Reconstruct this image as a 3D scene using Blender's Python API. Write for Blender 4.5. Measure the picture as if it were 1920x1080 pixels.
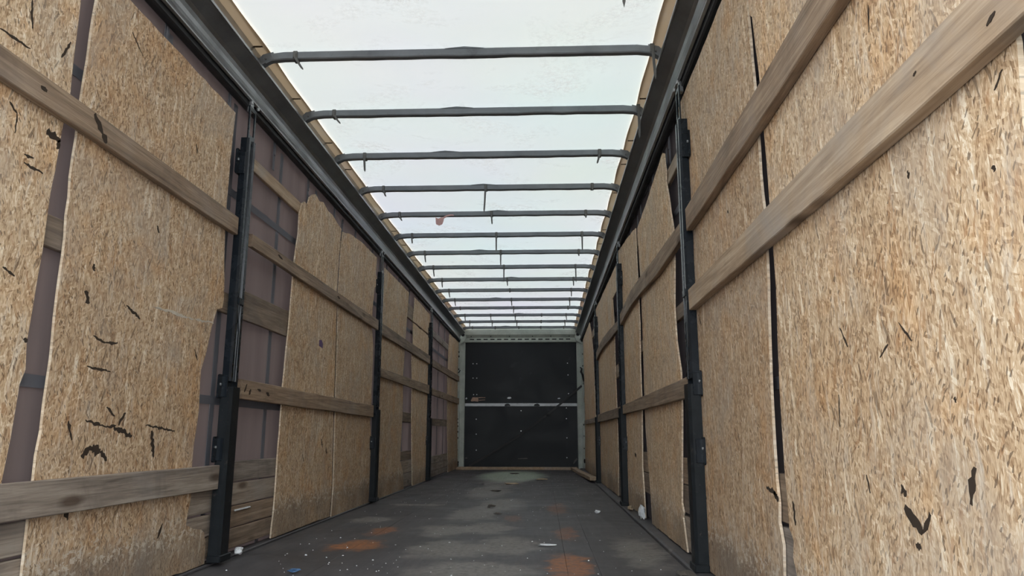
import bpy, bmesh, math, random
from mathutils import Vector, Matrix
random.seed(7)
scene = bpy.context.scene
for o in list(bpy.data.objects):
    bpy.data.objects.remove(o)
COL = scene.collection

# ------------------------------------------------------------------ camera
cam_d = bpy.data.cameras.new('camera')
cam = bpy.data.objects.new('camera', cam_d)
COL.objects.link(cam)
scene.camera = cam
CX, CZ, YAW, PITCH, ROLL, FPX = 0.46213, 0.64936, 0.042869, 0.199507, 0.0010825, 1367.92
fw = Vector((-math.sin(YAW) * math.cos(PITCH), math.cos(YAW) * math.cos(PITCH), math.sin(PITCH)))
rt = Vector((math.cos(YAW), math.sin(YAW), 0))
up = rt.cross(fw)
r2 = math.cos(ROLL) * rt + math.sin(ROLL) * up
u2 = -math.sin(ROLL) * rt + math.cos(ROLL) * up
M = Matrix((r2, u2, -fw)).transposed().to_4x4()
M.translation = Vector((CX, 0, CZ))
cam.matrix_world = M
cam_d.sensor_width = 36.0
cam_d.lens = FPX / 1920 * 36.0
cam_d.clip_start = 0.05
cam_d.clip_end = 300

# ------------------------------------------------------------------ sky and exposure
world = bpy.data.worlds.new('overcast_sky')
scene.world = world
world.use_nodes = True
bg = world.node_tree.nodes['Background']
bg.inputs['Color'].default_value = (0.90, 0.96, 1.0, 1)
bg.inputs['Strength'].default_value = 6.2
vs = scene.view_settings
vs.view_transform = 'Standard'
vs.look = 'None'
vs.exposure = 0.28
scene.cycles.diffuse_bounces = 6
scene.cycles.max_bounces = 12
vs.gamma = 1.0
vs.use_curve_mapping = False

# ------------------------------------------------------------------ node helper
class NT:
    def __init__(s, name):
        s.m = bpy.data.materials.new(name)
        s.m.use_nodes = True
        s.t = s.m.node_tree
        s.b = s.t.nodes['Principled BSDF']
        s.out = s.t.nodes['Material Output']
    def n(s, typ, ins=None, **kw):
        nd = s.t.nodes.new(typ)
        for k, v in kw.items():
            setattr(nd, k, v)
        for k, v in (ins or {}).items():
            if hasattr(v, 'is_output'):
                s.t.links.new(v, nd.inputs[k])
            else:
                nd.inputs[k].default_value = v
        return nd
    def math(s, op, a, b=0.0, clamp=False):
        return s.n('ShaderNodeMath', {0: a, 1: b}, operation=op, use_clamp=clamp).outputs[0]
    def vmath(s, op, a, b):
        return s.n('ShaderNodeVectorMath', {0: a, 1: b}, operation=op).outputs[0]
    def mix(s, f, a, b, blend='MIX'):
        return s.n('ShaderNodeMix', {0: f, 6: a, 7: b}, data_type='RGBA', blend_type=blend).outputs[2]
    def fmix(s, f, a, b):
        return s.n('ShaderNodeMix', {0: f, 2: a, 3: b}, data_type='FLOAT').outputs[0]
    def ramp(s, f, pts, interp='LINEAR'):
        nd = s.n('ShaderNodeValToRGB', {0: f})
        e = nd.color_ramp.elements
        nd.color_ramp.interpolation = interp
        while len(e) < len(pts):
            e.new(0.5)
        for k, (p, c) in enumerate(pts):
            e[k].position = p
            e[k].color = (*c, 1) if isinstance(c, tuple) else (c, c, c, 1)
        return nd.outputs[0]
    def noise(s, v, scale, detail=3.0, rough=0.5, dist=0.0):
        return s.n('ShaderNodeTexNoise', {'Vector': v, 'Scale': scale, 'Detail': detail, 'Roughness': rough, 'Distortion': dist})
    def maprange(s, v, a, b, c=0.0, d=1.0):
        return s.n('ShaderNodeMapRange', {0: v, 1: a, 2: b, 3: c, 4: d}).outputs[0]
    def link(s, a, k):
        s.t.links.new(a, s.b.inputs[k])
    def set(s, **kw):
        for k, v in kw.items():
            s.b.inputs[k.replace('_', ' ')].default_value = v
    def bump(s, h, strength=0.3, dist=0.002):
        nd = s.n('ShaderNodeBump', {'Height': h, 'Strength': strength, 'Distance': dist})
        s.link(nd.outputs[0], 'Normal')
    def seeded(s, k=1.0):
        tc = s.n('ShaderNodeTexCoord').outputs['Object']
        r = s.n('ShaderNodeObjectInfo').outputs['Random']
        off = s.n('ShaderNodeCombineXYZ', {0: s.math('MULTIPLY', r, 3.1 * k), 1: s.math('MULTIPLY', r, 37.0 * k), 2: s.math('MULTIPLY', r, 23.0 * k)}).outputs[0]
        return s.vmath('ADD', tc, off), r

def osb_material(name, edge=False):
    N = NT(name)
    v, r = N.seeded()
    wn = N.noise(v, 6.0, 2.0).outputs['Color']
    wv = N.n('ShaderNodeVectorMath', {0: N.vmath('SUBTRACT', wn, (0.5, 0.5, 0.5)), 'Scale': 0.05}, operation='SCALE').outputs[0]
    v2 = N.vmath('ADD', v, wv)
    xyz = N.n('ShaderNodeSeparateXYZ', {0: v2}).outputs
    flat = N.n('ShaderNodeCombineXYZ', {0: xyz[1], 1: xyz[2], 2: 0.0}).outputs[0]
    def layer(ang, sy, sz, seed):
        mp = N.n('ShaderNodeMapping', {'Vector': flat, 'Rotation': (0, 0, ang)})
        m2 = N.n('ShaderNodeMapping', {'Vector': mp.outputs[0], 'Location': (seed * 7.3, seed * 3.1, 0), 'Scale': (sy, sz, 1)})
        vo = N.n('ShaderNodeTexVoronoi', {'Vector': m2.outputs[0], 'Scale': 1.0, 'Randomness': 1.0}, voronoi_dimensions='2D')
        sp = N.n('ShaderNodeSeparateColor', {0: vo.outputs['Color']})
        return sp.outputs
    a = layer(0.04, 200, 38, 3.1)
    b = layer(0.32, 125, 21, 7.7)
    c = layer(-0.35, 125, 22, 12.9)
    d = layer(1.1, 150, 55, 21.3)
    e = layer(0.05, 420, 90, 31.3)
    f = layer(0.08, 62, 9, 44.1)
    g0 = layer(-0.5, 260, 75, 51.7)
    val = N.fmix(N.math('GREATER_THAN', b[1], 0.68), a[0], b[0])
    val = N.fmix(N.math('GREATER_THAN', c[1], 0.72), val, c[0])
    val = N.fmix(N.math('GREATER_THAN', d[1], 0.74), val, d[0])
    val = N.fmix(0.42, val, e[0])
    fine = N.noise(N.n('ShaderNodeMapping', {'Vector': v, 'Scale': (1, 330, 60)}).outputs[0], 1.0, 4.0, 0.65).outputs[0]
    val = N.math('ADD', val, N.math('MULTIPLY', N.math('SUBTRACT', fine, 0.5), 0.9))
    big = N.noise(v, 1.3, 5.0, 0.65).outputs[0]
    val = N.math('ADD', val, N.math('MULTIPLY', N.math('SUBTRACT', big, 0.5), 0.45))
    val = N.math('ADD', val, N.math('MULTIPLY', N.math('GREATER_THAN', f[1], 0.88), N.math('MULTIPLY', N.math('SUBTRACT', f[0], 0.30), 0.62)))
    col = N.ramp(val, [(0.0, (0.19, 0.112, 0.062)), (0.22, (0.37, 0.242, 0.142)), (0.5, (0.53, 0.378, 0.238)), (0.75, (0.63, 0.48, 0.325)), (1.0, (0.80, 0.70, 0.56))])
    # warmer clouds, pale rubbed streaks, a few reddish and near-black flecks
    hue = N.noise(N.vmath('ADD', v, (2, 7, 4)), 3.4, 5.0, 0.65, 0.5).outputs[0]
    col = N.mix(N.maprange(hue, 0.5, 0.68, 0.0, 0.55), col, N.mix(1.0, col, (1.02, 0.78, 0.52, 1), 'MULTIPLY'))
    stk = N.noise(N.n('ShaderNodeMapping', {'Vector': N.vmath('ADD', v2, (4, 9, 1)), 'Rotation': (0.10, 0, 0), 'Scale': (1, 30, 4.5)}).outputs[0], 1.0, 6.0, 0.7, 0.7).outputs[0]
    stk = N.math('MULTIPLY', N.maprange(stk, 0.54, 0.69), N.maprange(fine, 0.30, 0.60, 0.25, 1.0))
    col = N.mix(N.math('MULTIPLY', stk, 0.70), col, (0.70, 0.64, 0.55, 1))
    col = N.mix(N.math('MULTIPLY', N.math('GREATER_THAN', c[2], 0.95), 0.42), col, (0.36, 0.18, 0.08, 1))
    col = N.mix(N.math('MULTIPLY', N.math('GREATER_THAN', g0[2], 0.955), 0.72), col, (0.085, 0.052, 0.034, 1))
    col = N.mix(N.math('MULTIPLY', N.math('GREATER_THAN', b[2], 0.988), 0.6), col, (0.10, 0.06, 0.038, 1))
    # grime: grey clouds
    g = N.noise(v, 2.6, 6.0, 0.65, 0.6).outputs[0]
    col = N.mix(N.maprange(g, 0.49, 0.72, 0.0, 0.55), col, (0.37, 0.32, 0.275, 1))
    # loading damage low down: dirty kick band with pale scuffs
    pos = N.n('ShaderNodeNewGeometry').outputs['Position']
    z = N.n('ShaderNodeSeparateXYZ', {0: pos}).outputs[2]
    zz = N.math('ADD', z, N.math('MULTIPLY', N.math('SUBTRACT', N.noise(pos, 7.0, 5.0, 0.7).outputs[0], 0.5), 0.22))
    low = N.math('MULTIPLY', N.maprange(zz, 0.26, 0.17, 0.0, 0.66), N.maprange(N.noise(pos, 2.3, 4.0, 0.6).outputs[0], 0.36, 0.6, 0.35, 1.0))
    col = N.mix(low, col, (0.15, 0.127, 0.108, 1))
    band = N.math('MULTIPLY', N.maprange(zz, 0.12, 0.19), N.maprange(zz, 0.30, 0.22))
    sc = N.math('GREATER_THAN', N.noise(N.n('ShaderNodeMapping', {'Vector': pos, 'Scale': (1, 32, 40)}).outputs[0], 1.0, 4.0, 0.7).outputs[0], 0.555)
    col = N.mix(N.math('MULTIPLY', N.math('MULTIPLY', band, sc), 0.85), col, (0.60, 0.53, 0.44, 1))
    if edge:
        col = N.mix(0.45, col, (0.62, 0.54, 0.43, 1))
    # boards differ in tone from sheet to sheet
    col = N.mix(1.0, col, N.ramp(r, [(0.0, (0.88, 0.86, 0.85)), (1.0, (1.06, 1.05, 1.03))]), 'MULTIPLY')
    N.link(col, 'Base Color')
    N.set(Roughness=0.72)
    N.b.inputs['Specular IOR Level'].default_value = 0.25
    N.bump(fine, 0.5, 0.0015)
    return N.m

def wood_material(name, dark, mid, light, grey=0.3, dirt=0.4):
    N = NT(name)
    v, r = N.seeded()
    g1 = N.noise(N.n('ShaderNodeMapping', {'Vector': v, 'Scale': (26, 1.1, 26)}).outputs[0], 1.0, 6.0, 0.62, 1.1).outputs[0]
    g2 = N.noise(N.n('ShaderNodeMapping', {'Vector': v, 'Scale': (120, 5, 150)}).outputs[0], 1.0, 4.0, 0.6).outputs[0]
    val = N.math('ADD', g1, N.math('MULTIPLY', N.math('SUBTRACT', g2, 0.5), 0.5))
    col = N.ramp(val, [(0.25, dark), (0.5, mid), (0.75, light)])
    st = N.noise(v, 3.2, 5.0, 0.65, 0.5).outputs[0]
    col = N.mix(N.maprange(st, 0.5, 0.72, 0.0, dirt), col, (0.075, 0.062, 0.055, 1))
    st2 = N.noise(N.vmath('ADD', v, (9.3, 4.4, 2.2)), 2.1, 5.0, 0.6, 0.4).outputs[0]
    col = N.mix(N.maprange(st2, 0.48, 0.70, 0.0, grey), col, (0.30, 0.285, 0.275, 1))
    kn = N.n('ShaderNodeTexVoronoi', {'Vector': N.n('ShaderNodeMapping', {'Vector': v, 'Scale': (0.0, 2.2, 7.0)}).outputs[0], 'Scale': 1.0})
    col = N.mix(N.maprange(kn.outputs['Distance'], 0.20, 0.09, 0.0, 0.8), col, (0.06, 0.038, 0.025, 1))
    col = N.mix(1.0, col, N.ramp(r, [(0.0, (0.76, 0.76, 0.78)), (0.5, (0.98, 0.95, 0.92)), (1.0, (1.14, 1.06, 0.98))]), 'MULTIPLY')
    N.link(col, 'Base Color')
    N.set(Roughness=0.7)
    N.b.inputs['Specular IOR Level'].default_value = 0.25
    N.bump(g2, 0.35, 0.002)
    return N.m

def metal_material(name, col, rough, metallic=0.0, scuff=None, amt=0.5, spec=0.5, scale=9.0):
    N = NT(name)
    v, r = N.seeded()
    n1 = N.noise(v, scale, 6.0, 0.65, 0.3).outputs[0]
    c = N.mix(N.maprange(n1, 0.3, 0.7), (*[k * 0.8 for k in col], 1), (*[k * 1.2 for k in col], 1))
    if scuff:
        n2 = N.noise(N.vmath('ADD', v, (3.3, 1.1, 8.0)), scale * 1.7, 8.0, 0.72, 0.4).outputs[0]
        c = N.mix(N.maprange(n2, 0.60, 0.72, 0.0, amt), c, (*scuff, 1))
    N.link(c, 'Base Color')
    N.set(Roughness=rough, Metallic=metallic)
    N.b.inputs['Specular IOR Level'].default_value = spec
    N.link(N.maprange(n1, 0.3, 0.7, rough * 0.85, min(1, rough * 1.2)), 'Roughness')
    return N.m

def cloth_material(name, col, trans, spots=None, rough=0.6, wts=(0.5,), vert=None):
    N = NT(name)
    v, r = N.seeded(0.0)
    c = (*col, 1)
    t = (*trans, 1)
    if spots:
        s1 = N.noise(v, 1.35, 5.0, 0.62, 0.8).outputs[0]
        s2 = N.noise(v, 26.0, 5.0, 0.75).outputs[0]
        m = N.math('MULTIPLY', N.maprange(s1, 0.53, 0.66), N.maprange(s2, 0.40, 0.64))
        m = N.math('MULTIPLY', m, spots)
        tint = N.noise(N.vmath('ADD', v, (5, 2, 8)), 0.55, 3.0, 0.5).outputs['Color']
        t = N.mix(0.12, t, N.mix(1.0, t, N.mix(1.0, tint, (2.0, 2.0, 2.0, 1), 'MULTIPLY'), 'MULTIPLY'))
        t = N.mix(m, t, (0.10, 0.095, 0.09, 1))
        c = N.mix(m, c, (0.2, 0.19, 0.18, 1))
    if vert:
        w = N.noise(N.n('ShaderNodeMapping', {'Vector': v, 'Scale': (1, 3.0, 0.5)}).outputs[0], 1.0, 4.0, 0.6).outputs[0]
        k = N.maprange(w, 0.3, 0.7, 1.0 - vert, 1.0 + vert)
        kk = N.n('ShaderNodeCombineColor', {0: k, 1: k, 2: k}).outputs[0]
        c = N.mix(1.0, c, kk, 'MULTIPLY')
        t = N.mix(1.0, t, kk, 'MULTIPLY')
    d = N.n('ShaderNodeBsdfDiffuse', {'Color': c})
    tr = N.n('ShaderNodeBsdfTranslucent', {'Color': t})
    add = N.n('ShaderNodeAddShader', {0: d.outputs[0], 1: tr.outputs[0]})
    N.t.links.new(add.outputs[0], N.out.inputs[0])
    N.t.nodes.remove(N.b)
    return N.m

def floor_material(name):
    N = NT(name)
    pos = N.n('ShaderNodeNewGeometry').outputs['Position']
    xy = N.vmath('MULTIPLY', pos, (1, 1, 0))
    n1 = N.noise(xy, 1.7, 7.0, 0.65, 0.4).outputs[0]
    n2 = N.noise(N.n('ShaderNodeMapping', {'Vector': xy, 'Scale': (22, 2.2, 1)}).outputs[0], 1.0, 6.0, 0.7, 0.5).outputs[0]
    col = N.ramp(N.fmix(0.45, n1, n2), [(0.28, (0.036, 0.0345, 0.037)), (0.5, (0.070, 0.066, 0.070)), (0.72, (0.125, 0.116, 0.116))])
    warp = N.n('ShaderNodeVectorMath', {0: N.vmath('SUBTRACT', N.noise(xy, 4.5, 6.0, 0.7).outputs['Color'], (0.5, 0.5, 0.5)), 'Scale': 0.5}, operation='SCALE').outputs[0]
    w = N.vmath('MULTIPLY', N.vmath('ADD', xy, warp), (1, 1, 0))
    fine = N.noise(xy, 30.0, 5.0, 0.7).outputs[0]
    def patch(cx, cy, rx, ry, c, a):
        nonlocal col
        q = N.vmath('MULTIPLY', N.vmath('SUBTRACT', w, (cx, cy, 0)), (1 / rx, 1 / ry, 0))
        dl = N.n('ShaderNodeVectorMath', {0: q}, operation='LENGTH').outputs['Value']
        f = N.math('MULTIPLY', N.maprange(N.math('ADD', dl, N.math('MULTIPLY', N.math('SUBTRACT', fine, 0.5), 0.7)), 1.0, 0.62), N.maprange(fine, 0.36, 0.56, 0.3, 1.0))
        col = N.mix(N.math('MULTIPLY', f, a), col, (*c, 1))
    pale = (0.33, 0.305, 0.275)
    for (a, b, c, d) in ((-0.10, 4.45, 0.26, 0.42), (0.25, 4.6, 0.22, 0.45), (0.05, 5.45, 0.22, 0.40), (-0.24, 5.3, 0.22, 0.4), (-0.14, 6.4, 0.24, 0.6), (0.06, 7.3, 0.26, 0.8), (-0.2, 8.9, 0.30, 1.1), (-0.1, 10.6, 0.34, 1.2), (0.1, 3.8, 0.4, 0.3), (-0.75, 7.2, 0.3, 0.15), (1.0, 4.4, 0.16, 0.7), (-0.9, 5.9, 0.2, 0.2)):
        patch(a, b, c, d, pale, 0.5)
    rust = (0.46, 0.16, 0.035)
    for (a, b, c, d, e) in ((-0.67, 4.58, 0.17, 0.26, 1.0), (-0.66, 5.25, 0.13, 0.26, 0.8), (0.60, 3.95, 0.13, 0.42, 0.9), (0.61, 5.20, 0.09, 0.4, 0.5), (0.58, 6.9, 0.10, 0.6, 0.38), (0.2, 6.1, 0.1, 0.3, 0.3)):
        patch(a, b, c, d, rust, e * 0.68)
    patch(-0.05, 12.4, 0.62, 1.9, (0.52, 0.62, 0.48), 0.7)
    N.link(col, 'Base Color')
    N.link(N.maprange(n1, 0.3, 0.7, 0.42, 0.68), 'Roughness')
    N.b.inputs['Specular IOR Level'].default_value = 0.35
    N.bump(fine, 0.25, 0.002)
    return N.m

MAT = {
    'osb': osb_material('oriented_strand_board'),
    'osb_edge': osb_material('strand_board_cut_edge', True),
    'wood': wood_material('weathered_pine', (0.115, 0.083, 0.058), (0.235, 0.175, 0.126), (0.38, 0.30, 0.222)),
    'wood_light': wood_material('pale_pine', (0.20, 0.145, 0.10), (0.36, 0.275, 0.195), (0.50, 0.41, 0.31), 0.65, 0.25),
    'wood_grey': wood_material('greyed_pine', (0.12, 0.10, 0.085), (0.265, 0.225, 0.19), (0.41, 0.36, 0.31), 0.6, 0.5),
    'post': metal_material('blue_black_paint', (0.009, 0.012, 0.016), 0.26, 0.0, (0.04, 0.045, 0.05), 0.4, 0.22),
    'post_low': metal_material('scuffed_black_paint', (0.011, 0.013, 0.015), 0.40, 0.0, (0.07, 0.063, 0.055), 0.6, 0.14, 14.0),
    'rail': metal_material('dark_anodised_aluminium', (0.30, 0.305, 0.31), 0.34, 0.85, (0.34, 0.34, 0.33), 0.35, 0.5, 4.0),
    'rail_lip': metal_material('bare_aluminium_lip', (0.30, 0.31, 0.31), 0.35, 0.8, (0.08, 0.08, 0.08), 0.5),
    'black': metal_material('black_rubber', (0.014, 0.014, 0.015), 0.6),
    'bow': metal_material('grey_steel_tube', (0.15, 0.16, 0.172), 0.40, 0.35, (0.04, 0.04, 0.04), 0.5, 0.5, 5.0),
    'clip': metal_material('dirty_grey_plastic', (0.085, 0.083, 0.078), 0.6, 0.0, (0.2, 0.19, 0.17), 0.5),
    'tarp': cloth_material('white_roof_tarpaulin', (0.70, 0.70, 0.69), (0.096, 0.0982, 0.0960), 0.70),
    'band': cloth_material('tan_hem_band', (0.40, 0.295, 0.19), (0.034, 0.0248, 0.0160), 0.25),
    'seam': cloth_material('brown_hem_seam', (0.08, 0.06, 0.04), (0.01, 0.008, 0.006)),
    'curtain': cloth_material('mauve_side_curtain', (0.160, 0.128, 0.122), (0.0084, 0.0062, 0.0060), None, vert=0.2),
    'curtain_shaded': cloth_material('shaded_mauve_side_curtain', (0.07, 0.060, 0.060), (0.0022, 0.0018, 0.0019), None, vert=0.2),  # same cloth as the left curtain; right-side shade is put into darker colours
    'webbing': cloth_material('blue_grey_webbing', (0.135, 0.135, 0.150), (0.0062, 0.006, 0.0068)),
    'frame': metal_material('grey_green_paint', (0.40, 0.43, 0.385), 0.5, 0.0, (0.20, 0.20, 0.17), 0.4, 0.4, 5.0),
    'panel': metal_material('black_film_plywood', (0.0085, 0.0105, 0.013), 0.45, 0.0, (0.03, 0.034, 0.042), 0.45, 0.25, 2.2),
    'bar': metal_material('scuffed_white_bar', (0.62, 0.64, 0.67), 0.5, 0.0, (0.10, 0.105, 0.11), 0.9, 0.4, 5.0),
    'rivet': metal_material('zinc_rivet', (0.45, 0.46, 0.47), 0.35, 0.6),
    'hole': metal_material('dark_hole', (0.01, 0.01, 0.01), 0.9),
    'gouge': metal_material('torn_dark_fibre', (0.040, 0.028, 0.020), 0.9, 0.0, (0.12, 0.07, 0.04), 0.5, 0.2, 40.0),
    'scuff': metal_material('pale_scrape', (0.50, 0.44, 0.36), 0.8),
    'floor': floor_material('worn_grey_floor'),
    'white': metal_material('dirty_white_paper', (0.66, 0.68, 0.70), 0.7, 0.0, (0.3, 0.3, 0.3), 0.4, 0.3, 30.0),
    'blue': metal_material('blue_plastic_film', (0.05, 0.11, 0.22), 0.5),
    'red': cloth_material('red_white_tape', (0.52, 0.33, 0.31), (0.085, 0.045, 0.042)),
    'purple': metal_material('purple_sticker', (0.10, 0.055, 0.14), 0.6),
    'sticker': metal_material('torn_pinkish_label', (0.42, 0.28, 0.21), 0.7, 0.0, (0.2, 0.12, 0.09), 0.6, 0.3, 25.0),
    'chip': metal_material('wood_splinter', (0.40, 0.31, 0.21), 0.8),
    'leaf': metal_material('dry_dark_debris', (0.085, 0.073, 0.062), 0.85),
    'asphalt': metal_material('yard_asphalt', (0.27, 0.265, 0.255), 0.9, 0.0, (0.33, 0.33, 0.32), 0.4),
}

# ------------------------------------------------------------------ mesh helpers
WORG = {}
def finish(name, bm, mats, parent=None, origin=None, smooth=False, kind=None, label=None, cat=None, group=None):
    """bm is in world space; the object's origin goes to the centre of its foot"""
    bmesh.ops.recalc_face_normals(bm, faces=bm.faces)
    if origin is None:
        xs = [v.co.x for v in bm.verts]; ys = [v.co.y for v in bm.verts]; zs = [v.co.z for v in bm.verts]
        origin = Vector(((min(xs) + max(xs)) / 2, (min(ys) + max(ys)) / 2, min(zs)))
    origin = Vector(origin)
    for v in bm.verts:
        v.co -= origin
    me = bpy.data.meshes.new(name)
    bm.to_mesh(me)
    bm.free()
    for m in (mats if isinstance(mats, (list, tuple)) else [mats]):
        me.materials.append(MAT[m])
    if smooth:
        for p in me.polygons:
            p.use_smooth = True
    o = bpy.data.objects.new(name, me)
    COL.objects.link(o)
    WORG[o.name] = origin
    if parent:
        o.parent = parent
        o.location = origin - WORG[parent.name]
    else:
        o.location = origin
    tag(o, label, cat, group, kind)
    return o

def tag(o, label=None, cat=None, group=None, kind=None):
    if label: o['label'] = label
    if cat: o['category'] = cat
    if group: o['group'] = group
    if kind: o['kind'] = kind
    return o

def empty(name, loc, label=None, cat=None, group=None, kind=None):
    o = bpy.data.objects.new(name, None)
    o.empty_display_size = 0.1
    COL.objects.link(o)
    o.location = loc
    WORG[o.name] = Vector(loc)
    return tag(o, label, cat, group, kind)

def share(o, name, loc, parent=None):
    """another piece with the same mesh, its origin at world loc"""
    c = bpy.data.objects.new(name, o.data)
    COL.objects.link(c)
    WORG[c.name] = Vector(loc)
    if parent:
        c.parent = parent
        c.location = Vector(loc) - WORG[parent.name]
    else:
        c.location = loc
    return c

def box(bm, x0, x1, y0, y1, z0, z1, bevel=0.0, mi=0):
    if x0 > x1: x0, x1 = x1, x0
    if y0 > y1: y0, y1 = y1, y0
    r = bmesh.ops.create_cube(bm, size=1.0)
    for v in r['verts']:
        v.co = Vector(((x0 + x1) / 2 + v.co.x * (x1 - x0), (y0 + y1) / 2 + v.co.y * (y1 - y0), (z0 + z1) / 2 + v.co.z * (z1 - z0)))
    fs = set(f for v in r['verts'] for f in v.link_faces)
    for f in fs: f.material_index = mi
    if bevel:
        es = set(e for f in fs for e in f.edges)
        rb = bmesh.ops.bevel(bm, geom=list(es), offset=bevel, segments=1, affect='EDGES')
        for f in rb['faces']: f.material_index = mi
    return bm

def extrude_poly(bm, pts, axis, a, b, mi_face=0, mi_side=0):
    """closed 2-D outline pts extruded along an axis between a and b"""
    def P(p, t):
        if axis == 'x': return Vector((t, p[0], p[1]))
        if axis == 'y': return Vector((p[0], t, p[1]))
        return Vector((p[0], p[1], t))
    va = [bm.verts.new(P(p, a)) for p in pts]
    vb = [bm.verts.new(P(p, b)) for p in pts]
    f1 = bm.faces.new(va); f1.material_index = mi_face
    f2 = bm.faces.new(list(reversed(vb))); f2.material_index = mi_face
    f1.normal_update(); f2.normal_update()
    n = len(pts)
    for i in range(n):
        f = bm.faces.new((va[i], vb[i], vb[(i + 1) % n], va[(i + 1) % n]))
        f.material_index = mi_side
    bmesh.ops.triangulate(bm, faces=[f1, f2])
    return bm

def tube(bm, pts, rad, n=8, flat=1.0):
    """round or flattened tube along a polyline"""
    rings = []
    for i, p in enumerate(pts):
        a = pts[max(0, i - 1)]; b = pts[min(len(pts) - 1, i + 1)]
        t = (Vector(b) - Vector(a)).normalized()
        s = t.cross(Vector((0, 0, 1)))
        if s.length < 1e-3: s = Vector((1, 0, 0))
        s.normalize(); u = s.cross(t)
        r = rad[i] if isinstance(rad, (list, tuple)) else rad
        rings.append([bm.verts.new(Vector(p) + s * math.cos(2 * math.pi * k / n) * r + u * math.sin(2 * math.pi * k / n) * r * flat) for k in range(n)])
    for i in range(len(rings) - 1):
        for k in range(n):
            bm.faces.new((rings[i][k], rings[i][(k + 1) % n], rings[i + 1][(k + 1) % n], rings[i + 1][k]))
    bm.faces.new(rings[0]); bm.faces.new(list(reversed(rings[-1])))
    return bm

def disc(bm, c, r, axis='y', depth=0.006, n=8):
    ang = [2 * math.pi * k / n for k in range(n)]
    if axis == 'y':
        extrude_poly(bm, [(c[0] + r * math.cos(t), c[2] + r * math.sin(t)) for t in ang], 'y', c[1], c[1] - depth)
    else:
        extrude_poly(bm, [(c[1] + r * math.cos(t), c[2] + r * math.sin(t)) for t in ang], 'x', c[0], c[0] + depth)
    return bm

def ragged(pts, step=0.09, amp=0.004, rnd=random):
    """add small steps along an outline so that cut edges are not ruler-straight"""
    out = []
    n = len(pts)
    for i in range(n):
        a = pts[i]; b = pts[(i + 1) % n]
        L = math.hypot(b[0] - a[0], b[1] - a[1])
        k = max(1, int(L / step))
        dx, dy = (b[0] - a[0]) / max(L, 1e-6), (b[1] - a[1]) / max(L, 1e-6)
        out.append(a)
        for j in range(1, k):
            t = j / k
            o = rnd.uniform(-amp, amp)
            out.append((a[0] + (b[0] - a[0]) * t - dy * o, a[1] + (b[1] - a[1]) * t + dx * o))
    return out

Y0, Y1 = -0.15, 14.796          # open rear end and front wall
WX = 1.29                       # side curtains
ZR = 2.80                       # roof tarpaulin

# ------------------------------------------------------------------ yard outside the open rear
bm = bmesh.new()
box(bm, -40, 40, -40, 40, -1.40, -1.25)
finish('ground', bm, 'asphalt', kind='structure')

# ------------------------------------------------------------------ floor
bm = bmesh.new()
box(bm, -1.31, 1.31, Y0, Y1 + 0.05, -0.12, -0.012)
floor = finish('floor', bm, 'floor', kind='structure')
strips = [-1.30, -0.665, 0.573, 0.732, 1.165]
cuts = [Y0, 0.5, 2.95, 5.4, 7.85, 10.3, 12.75, Y1]
for i in range(len(strips) - 1):
    for j in range(len(cuts) - 1):
        bm = bmesh.new()
        dz = random.uniform(-0.0006, 0.0006)
        box(bm, strips[i] + 0.0007, strips[i + 1] - 0.0007, cuts[j] + 0.0006, cuts[j + 1] - 0.0006, -0.011, dz, 0.0006)
        finish('floor_panel', bm, 'floor', parent=floor)
for s, nm in ((-1, 'trim_1'), (1, 'trim_2')):
    bm = bmesh.new()
    if s > 0:
        extrude_poly(bm, [(1.168, -0.011), (1.168, 0.012), (1.178, 0.020), (1.295, 0.020), (1.295, -0.011)], 'y', Y0, Y1)
    else:
        extrude_poly(bm, [(-1.225, 0.003), (-1.225, 0.010), (-1.232, 0.014), (-1.295, 0.014), (-1.295, 0.003)], 'y', Y0, Y1)
    finish(nm, bm, 'floor', kind='structure')

# ------------------------------------------------------------------ side curtains
def curtain(s, name):
    bm = bmesh.new()
    ny = 240
    zs = [-0.06, 0.4, 0.83, 1.3, 1.7, 2.0, 2.3, 2.60]
    rows = []
    for i in range(ny + 1):
        y = Y0 + (Y1 - Y0) * i / ny
        rows.append([bm.verts.new((s * (WX + 0.006 * math.sin(y * 9.0 + 0.6 * z) + 0.003 * math.sin(y * 23)), y, z)) for z in zs])
    for i in range(ny):
        for k in range(len(zs) - 1):
            bm.faces.new((rows[i][k], rows[i + 1][k], rows[i + 1][k + 1], rows[i][k + 1]))
    w = finish(name, bm, 'curtain' if s < 0 else 'curtain_shaded', smooth=True, kind='structure')
    # tension straps outside show through as darker bands; hanger tabs at the top
    vs_, hs_ = None, None
    y = 0.06
    while y < Y1 - 0.2:
        bm = bmesh.new()
        box(bm, s * 1.279, s * 1.2815, y - 0.024, y + 0.024, -0.03, 2.50)
        if vs_ is None:
            vs_ = finish('tension_strap', bm, 'webbing', parent=w); base = WORG[vs_.name].copy()
        else:
            bm.free(); share(vs_, 'tension_strap', (base.x, y, base.z), w)
        y += 0.75
    for z in (0.83, 1.985):
        bm = bmesh.new()
        box(bm, s * 1.2775, s * 1.279, Y0 + 0.02, Y1 - 0.02, z - 0.022, z + 0.022)
        finish('cross_band', bm, 'webbing', parent=w)
    y = 0.244; tab = None
    while y < Y1 - 0.3:
        if tab is None:
            bm = bmesh.new()
            box(bm, s * 1.272, s * 1.276, y - 0.017, y + 0.017, 2.33, 2.56, 0.001)
            box(bm, s * 1.266, s * 1.272, y - 0.010, y + 0.010, 2.43, 2.55, 0.002)
            tab = finish('hanger_tab', bm, 'webbing', parent=w); tb = WORG[tab.name].copy()
        else:
            share(tab, 'hanger_tab', (tb.x, y, tb.z), w)
        y += 0.693
    return w
curtain(-1, 'wall_left')
curtain(1, 'wall_right')

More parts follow.
